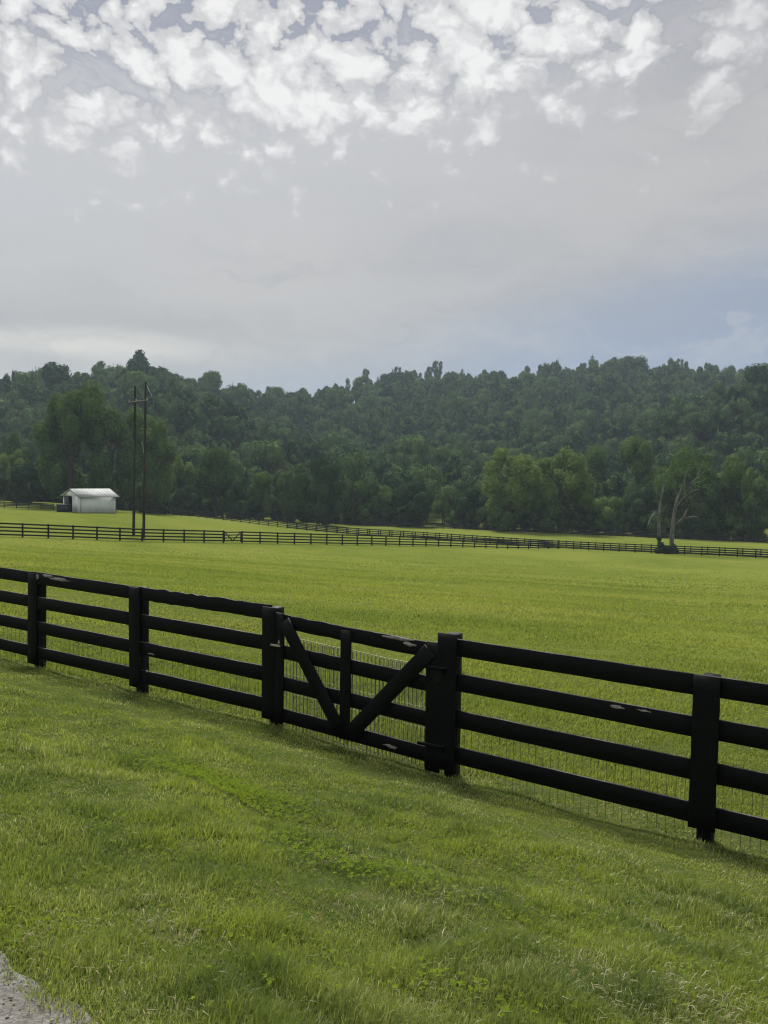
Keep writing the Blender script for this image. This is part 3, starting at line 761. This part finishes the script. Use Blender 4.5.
K['cedar0'] = kind_of_tree('cedar', [(rng.normal(0, .04), rng.normal(0, .04), z, .30 * (1 - .75 * z) + .05) for z in np.linspace(.16, .94, 11)], 6000, .015, M_leafdark, .8)
K['column0'] = kind_of_tree('column', [(rng.normal(0, .17), rng.normal(0, .17), z, rng.uniform(.10, .19)) for z in np.linspace(.12, .87, 22)], 8000, .015, M_leafdark, .7)
for i in range(2): K['bush%d' % i] = kind_of_tree('bush', lobes_round(14, .42, .36, .42, .17, .06), 6000, .019, M_leaf, .74, trunk=trunk_mb(.3, .02, 5, .25, .5))
K['darkbush0'] = kind_of_tree('darkbush', lobes_round(14, .42, .36, .42, .17, .06), 6000, .018, M_leafdark, .78, trunk=trunk_mb(.3, .02, 5, .25, .5))
K['sparse0'] = kind_of_tree('sparse', lobes_round(13, .66, .34, .27, .095, .3), 3600, .017, M_leaflight, .0, trunk=trunk_mb(.6, .03, 10, .34, .85))
K['sparse1'] = kind_of_tree('sparse', lobes_round(14, .62, .32, .30, .10, .25), 4200, .017, M_leaf, .0, trunk=trunk_mb(.6, .028, 10, .32, .85))

def tree(kind, px, Y, top_py, width_px, label, rz=None, group=None):
    x_ = (px - 384) / F * Y; z_ = hz(x_, Y); H = at(px, top_py, Y).z - z_
    wd_ = width_px / F * Y / .92
    me, tm_ = K[kind]
    root = empty('tree', (x_, Y, z_)); root.scale = (wd_, wd_, H); root.rotation_euler[2] = rng.uniform(0, 6.28) if rz is None else rz
    tag(root, label, 'tree', group)
    link('crown', me, root); link('trunk', tm_, root)
    return root
T = [  # kind, px, depth, top, width, label
    ('darkbush0', -25, 170, 448, 70, 'dark leafy tree at the left picture edge, behind the short far fence'),
    ('oak0', 8, 205, 430, 44, 'rounded lighter tree at the far left, above the dark bushes'),
    ('light0', 12, 190, 447, 36, 'pale green low tree at the far left, just above the fence bushes'),
    ('darkbush0', 30, 172, 458, 48, 'dark bushy tree left of the white shed, touching the short fence'),
    ('tall0', 70, 168, 376, 92, 'tallest dark leafy tree, rising straight above the white shed'),
    ('tall1', 111, 172, 398, 78, 'tall dark tree just left of the two utility poles'),
    ('tall0', 150, 180, 404, 70, 'tall dark tree standing right behind the two utility poles'),
    ('bush0', 95, 176, 466, 44, 'dark undergrowth tree between the shed roof and the poles'),
    ('bush1', 153, 182, 470, 34, 'low dark tree just right of the utility poles'),
    ('light1', 180, 200, 453, 34, 'small bright green tree right of the utility poles'),
    ('oak1', 215, 188, 440, 54, 'round crowned tree standing alone between the poles and the bushes'),
    ('darkbush0', 186, 184, 484, 30, 'low dark bush below the small bright green tree'),
    ('darkbush0', 236, 183, 477, 28, 'low dark bush right below the round crowned tree'),
    ('oak2', 263, 190, 470, 34, 'medium tree left of a pair, behind the receding fence'),
    ('oak0', 294, 189, 463, 44, 'broad tree with a light top left of the tall dark narrow tree'),
    ('column0', 325, 183, 455, 46, 'tall dark dense tree with a narrow shape in the middle of the tree line'),
    ('sparse1', 352, 192, 473, 34, 'open crowned tree with a visible trunk right of the tall dark narrow tree'),
    ('bush1', 382, 196, 484, 36, 'low leafy tree left of the dark round tree'),
    ('darkbush0', 411, 189, 478, 48, 'dark round tree near the middle of the tree line'),
    ('light1', 443, 199, 489, 24, 'small pale sparse tree in the gap of the tree line'),
    ('darkbush0', 469, 188, 485, 38, 'dark round bush left of the big twin trees'),
    ('light0', 514, 182, 445, 76, 'left tree of the big yellowish green twin pair'),
    ('light1', 560, 181, 445, 74, 'right tree of the big yellowish green twin pair'),
    ('bush0', 503, 178, 490, 34, 'dark low bush under the left big twin tree'),
    ('bush1', 548, 178, 488, 34, 'dark low bush under the right big twin tree'),
    ('oak1', 590, 215, 438, 56, 'dark tall tree just behind and right of the twin pair'),
    ('bush0', 606, 180, 491, 44, 'low leafy tree right of the big twin pair'),
    ('oak2', 636, 200, 434, 58, 'broad dark tree left of the dead tree, upper row'),
    ('darkbush0', 640, 178, 484, 44, 'low dark tree just left of the dead tree'),
    ('tall1', 686, 178, 438, 84, 'tall leafy tree directly behind the dead tree'),
    ('oak0', 738, 174, 455, 66, 'broad leafy tree right of the dead tree'),
    ('darkbush0', 708, 172, 488, 40, 'low dark bush right of the dead tree, at the tree line foot'),
    ('oak2', 785, 168, 446, 60, 'leafy tree cut by the right picture edge'),
    ('column0', 752, 166, 503, 14, 'narrow dark cedar near the right edge in front of the trees'),
]
for kd, px, Y, tp, wp, lb in T: tree(kd, px, Y, tp, wp, lb)
# undergrowth bushes closing the foot of the tree line (each one a shrub)
ug = 0
for px in range(-20, 800, 14):
    Y = float(np.interp(px, [-20, 60, 150, 330, 470, 620, 800], [178, 181, 186, 194.5, 185.5, 176, 165])) + rng.uniform(0, 4)
    if 425 < px < 450 or 590 < px < 595: continue
    x_ = (px + rng.uniform(-5, 5) - 384) / F * Y; z_ = hz(x_, Y)
    me, tm_ = K[('bush0', 'darkbush0', 'bush1', 'darkbush0')[ug % 4]]; ug += 1
    o = empty('shrub', (x_, Y, z_)); s_ = rng.uniform(4.5, 7); o.scale = (s_ * 1.15, s_ * 1.15, s_); o.rotation_euler[2] = rng.uniform(0, 6)
    tag(o, 'leafy shrub filling the foot of the tree line', 'shrub', 'shrubs along the foot of the tree line')
    link('foliage', me, o); link('stem', tm_, o)

# dead tree with two grey trunks by the far fence
def dead_tree():
    px, Y = 668, 121.0; x_ = (px - 384) / F * Y; z_ = hz(x_, Y)
    root = empty('dead_tree', (x_, Y, z_)); tag(root, 'grey half dead tree with two bare trunks beside the far fence', 'tree')
    u = Y / F
    def Pn(ax, ay, d=0.0): return ((ax - px) * u, d, (555 - ay) * u)
    for trk in (([(661, 558), (661, 540), (660, 520), (660.5, 505), (662, 490), (661, 478)], [.34, .27, .22, .17, .11, .04]),
                ([(674, 558), (673.5, 540), (674.5, 520), (677, 500), (681, 488), (684, 476), (690, 464)], [.42, .32, .26, .20, .14, .08, .03])):
        m = MB(); m.tube([Pn(*p, .3 * math.sin(i)) for i, p in enumerate(trk[0])], trk[1], 9); m.build('trunk', M_deadbark, root, True)
    br = [[(660, 520), (655, 514), (650, 512)], [(655, 514), (651, 520), (648, 526)], [(661, 500), (655, 492), (652, 482)], [(676, 508), (683, 500), (690, 494), (699, 490)], [(678, 525), (684, 519), (690, 518), (697, 517)],
          [(684, 519), (686, 512), (689, 508)], [(681, 488), (690, 484), (697, 479), (700, 468), (699, 462)], [(690, 484), (702, 482), (708, 477)], [(678, 498), (672, 488), (670, 478)],
          [(683, 500), (686, 492), (692, 488), (693, 480)], [(662, 492), (666, 484), (668, 476)], [(673, 530), (668, 524), (666, 516)], [(697, 479), (703, 472), (711, 470)]]
    for i, bb in enumerate(br):
        m = MB(); n_ = len(bb); m.tube([Pn(*p, .5 * math.sin(i * 2 + k) * k / 2) for k, p in enumerate(bb)], np.linspace(.13, .035, n_), 6); m.build('branch', M_deadbark, root, True)
    lb = []
    for (ax, ay, r_) in ((660, 540, .4), (662, 547, .55), (674, 549, .6), (668, 552, .75), (676, 552, .6), (659, 552, .55)): p = Pn(ax, ay); lb.append((p[0], p[1] - .2, p[2], r_))
    v_, q_, t_ = crown_arrays(lb, 2600, .12, .7); link('ivy', npmesh('ivy', v_, [q_, t_], M_leafdark), root)
    lb = []
    for (ax, ay, r_) in ((690, 462, 1.6), (676, 463, 1.6), (702, 468, 1.4), (668, 474, 1.5), (684, 452, 1.5), (655, 484, 1.2), (709, 488, 1.2), (690, 470, 1.3), (697, 482, 1.2), (671, 484, 1.3), (662, 486, 1.0), (684, 489, 1.2), (705, 480, 1.0), (665, 510, .8), (680, 472, 1.3), (690, 500, .9)):
        p = Pn(ax, ay); lb.append((p[0], p[1] + .4, p[2], r_))
    v_, q_, t_ = crown_arrays(lb, 1500, .12, 0, jitter=.5); link('crown', npmesh('crown', v_, [q_], M_leaf), root)
dead_tree()

# ------------------------------------------------------------------ hillside forest
HK = []
for i in range(7):
    sparse = i >= 5
    if not sparse: lb = lobes_round((9, 12, 7, 10, 14)[i], (.60, .56, .64, .58, .55)[i], (.30, .24, .33, .36, .22)[i], (.28, .36, .24, .30, .38)[i], (.17, .13, .19, .14, .12)[i], .16)
    else: lb = lobes_round(13, .66, .17, .30, .065, .3)
    v_, q_, t_ = crown_arrays(lb, 1700 if not sparse else 520, .033 if not sparse else .030, .72 if not sparse else 0)
    tr = trunk_mb(.6, .02, 3 if not sparse else 10, .2, .92)
    n0 = len(v_); tv = np.array(tr.v)
    me = npmesh('hill_tree', np.vstack([v_, tv]), [q_, np.array(tr.f4) + n0, np.vstack([t_, np.array(tr.f3) + n0])], M_hill)
    me.materials.append(M_bark)
    mi = np.zeros(len(me.polygons), np.int32); k4 = len(q_); mi[k4:k4 + len(tr.f4)] = 1; mi[-len(tr.f3):] = 1
    me.polygons.foreach_set('material_index', mi); HK.append(me)

pts = []
step = 8.8
for iy in range(int(210 / step), int(690 / step)):
    Y = iy * step; half = Y * .62
    for ix in range(int(-half / step), int(half / step) + 1):
        pts.append((ix * step + rng.uniform(-3, 3) + (iy % 2) * step / 2, Y + rng.uniform(-3, 3)))
pts = np.array(pts); pz = height(pts[:, 0], pts[:, 1])
a_ = pts[:, 0] / pts[:, 1]
keep = ~((pts[:, 1] > 440) & (a_ < -0.30)) & ~((pts[:, 1] > 640))
ap = (a_ > -.16) & (a_ < .28) & (pts[:, 1] > 572)
keep &= ~(ap & (rng.random(len(pts)) < .62))
pts, pz, a_ = pts[keep], pz[keep], a_[keep]
ex_a = np.concatenate([rng.uniform(-.155, .28, 70), rng.normal(-.08, .025, 22), rng.normal(.06, .05, 30), rng.normal(.24, .03, 16), rng.uniform(.28, .5, 14)])
ex_y = rng.uniform(582, 606, len(ex_a)); n_reg = len(pts)
pts = np.vstack([pts, np.c_[ex_a * ex_y, ex_y]]); pz = np.r_[pz, height(ex_a * ex_y, ex_y)]; a_ = np.r_[a_, ex_a]
order = np.lexsort((pts[:, 1],)); infr = np.abs(a_[order]) < .50
ind = order[infr][:290]; rest = np.setdiff1d(np.arange(len(pts)), ind)
hg = 'broadleaf trees at the foot of the wooded hill'
first = {}
for k, i in enumerate(ind):
    v_ = k % 5; Hh = float(np.clip(13 * np.exp(rng.normal(0, .22)), 8, 20)); o = link('hill_tree', HK[v_], None, (pts[i, 0], pts[i, 1], pz[i]))
    o.scale = (Hh * rng.uniform(.70, .98),) * 2 + (Hh,); o.rotation_euler[2] = rng.uniform(0, 6.28)
    tag(o, 'leafy green tree packed among its neighbours at the hill foot', 'tree', hg); first.setdefault(v_, o)
# the rest of the wood: one object; geometry nodes repeat the tree shapes over its points
for v_ in (5, 6):
    i = rest[v_]; o = link('hill_tree', HK[v_], None, (pts[i, 0], pts[i, 1], pz[i])); o.scale = (11, 11, 14)
    tag(o, 'slender open crowned tree standing at the hill foot', 'tree', 'slender open trees at the foot of the hill'); first[v_] = o
me = bpy.data.meshes.new('forest')
fpz = np.c_[pts[rest], pz[rest]].astype(np.float32); me.vertices.add(len(rest)); me.vertices.foreach_set('co', fpz.ravel())
ridge = rest >= n_reg
kindv = np.where(ridge, rng.integers(5, 7, len(rest)), rng.integers(0, 5, len(rest))).astype(np.int32)
hs = np.clip(12.5 * np.exp(rng.normal(0, .24, len(rest))), 7.5, 22) * np.where(kindv >= 5, 1.30, 1.0)
at1 = me.attributes.new('which', 'INT', 'POINT'); at1.data.foreach_set('value', kindv)
at2 = me.attributes.new('size', 'FLOAT_VECTOR', 'POINT')
wdt = hs * rng.uniform(.60, 1.05, len(rest)) * np.where(kindv >= 5, .72, 1.0); at2.data.foreach_set('vector', np.c_[wdt, wdt, hs].astype(np.float32).ravel())
at3 = me.attributes.new('turn', 'FLOAT_VECTOR', 'POINT'); at3.data.foreach_set('vector', np.c_[np.zeros(len(rest)), np.zeros(len(rest)), rng.uniform(0, 6.28, len(rest))].astype(np.float32).ravel())
forest = link('forest', me); tag(forest, 'dense green woodland covering the hills behind the pasture', 'forest', kind='stuff')
ng = bpy.data.node_groups.new('forest_scatter', 'GeometryNodeTree')
ng.interface.new_socket('Geometry', in_out='INPUT', socket_type='NodeSocketGeometry'); ng.interface.new_socket('Geometry', in_out='OUTPUT', socket_type='NodeSocketGeometry')
gi = ng.nodes.new('NodeGroupInput'); go = ng.nodes.new('NodeGroupOutput'); jn = ng.nodes.new('GeometryNodeJoinGeometry')
for v_ in range(7):
    sub = ng.nodes.new('GeometryNodeInstanceOnPoints')
    oi = ng.nodes.new('GeometryNodeObjectInfo'); oi.transform_space = 'ORIGINAL'; oi.inputs['Object'].default_value = first[v_]
    try: oi.inputs['As Instance'].default_value = False
    except Exception: pass
    na = ng.nodes.new('GeometryNodeInputNamedAttribute'); na.data_type = 'INT'; na.inputs[0].default_value = 'which'
    cmp = ng.nodes.new('FunctionNodeCompare'); cmp.data_type = 'INT'; cmp.operation = 'EQUAL'
    ints = [s_ for s_ in cmp.inputs if s_.type == 'INT']; ng.links.new([s_ for s_ in na.outputs if s_.enabled and s_.type == 'INT'][0], ints[0]); ints[1].default_value = v_
    sz = ng.nodes.new('GeometryNodeInputNamedAttribute'); sz.data_type = 'FLOAT_VECTOR'; sz.inputs[0].default_value = 'size'
    tn = ng.nodes.new('GeometryNodeInputNamedAttribute'); tn.data_type = 'FLOAT_VECTOR'; tn.inputs[0].default_value = 'turn'
    ng.links.new(gi.outputs[0], sub.inputs['Points']); ng.links.new(cmp.outputs[0], sub.inputs['Selection']); ng.links.new(oi.outputs['Geometry'], sub.inputs['Instance'])
    ng.links.new([s_ for s_ in sz.outputs if s_.enabled and s_.type == 'VECTOR'][0], sub.inputs['Scale']); ng.links.new([s_ for s_ in tn.outputs if s_.enabled and s_.type == 'VECTOR'][0], sub.inputs['Rotation'])
    ng.links.new(sub.outputs[0], jn.inputs[0])
ng.links.new(jn.outputs[0], go.inputs[0])
md = forest.modifiers.new('scatter', 'NODES'); md.node_group = ng

# ------------------------------------------------------------------ haze
m, t, out = new_mat('haze')
pv = t.new('ShaderNodeVolumePrincipled', {'Color': (0.70, 0.88, 1.0, 1), 'Density': 0.00022})
pv.inputs['Anisotropy'].default_value = 0.2
t.l.new(pv.outputs[0], out.inputs['Volume'])
mb = MB(); mb.box((0, 1240, 60), (2750, 1400, 80)); 
hzo = mb.build('haze', m); tag(hzo, 'thin blue summer haze over the valley', 'haze', kind='stuff')
print('trees', len(pts), 'ground z range', GZ.min(), GZ.max())
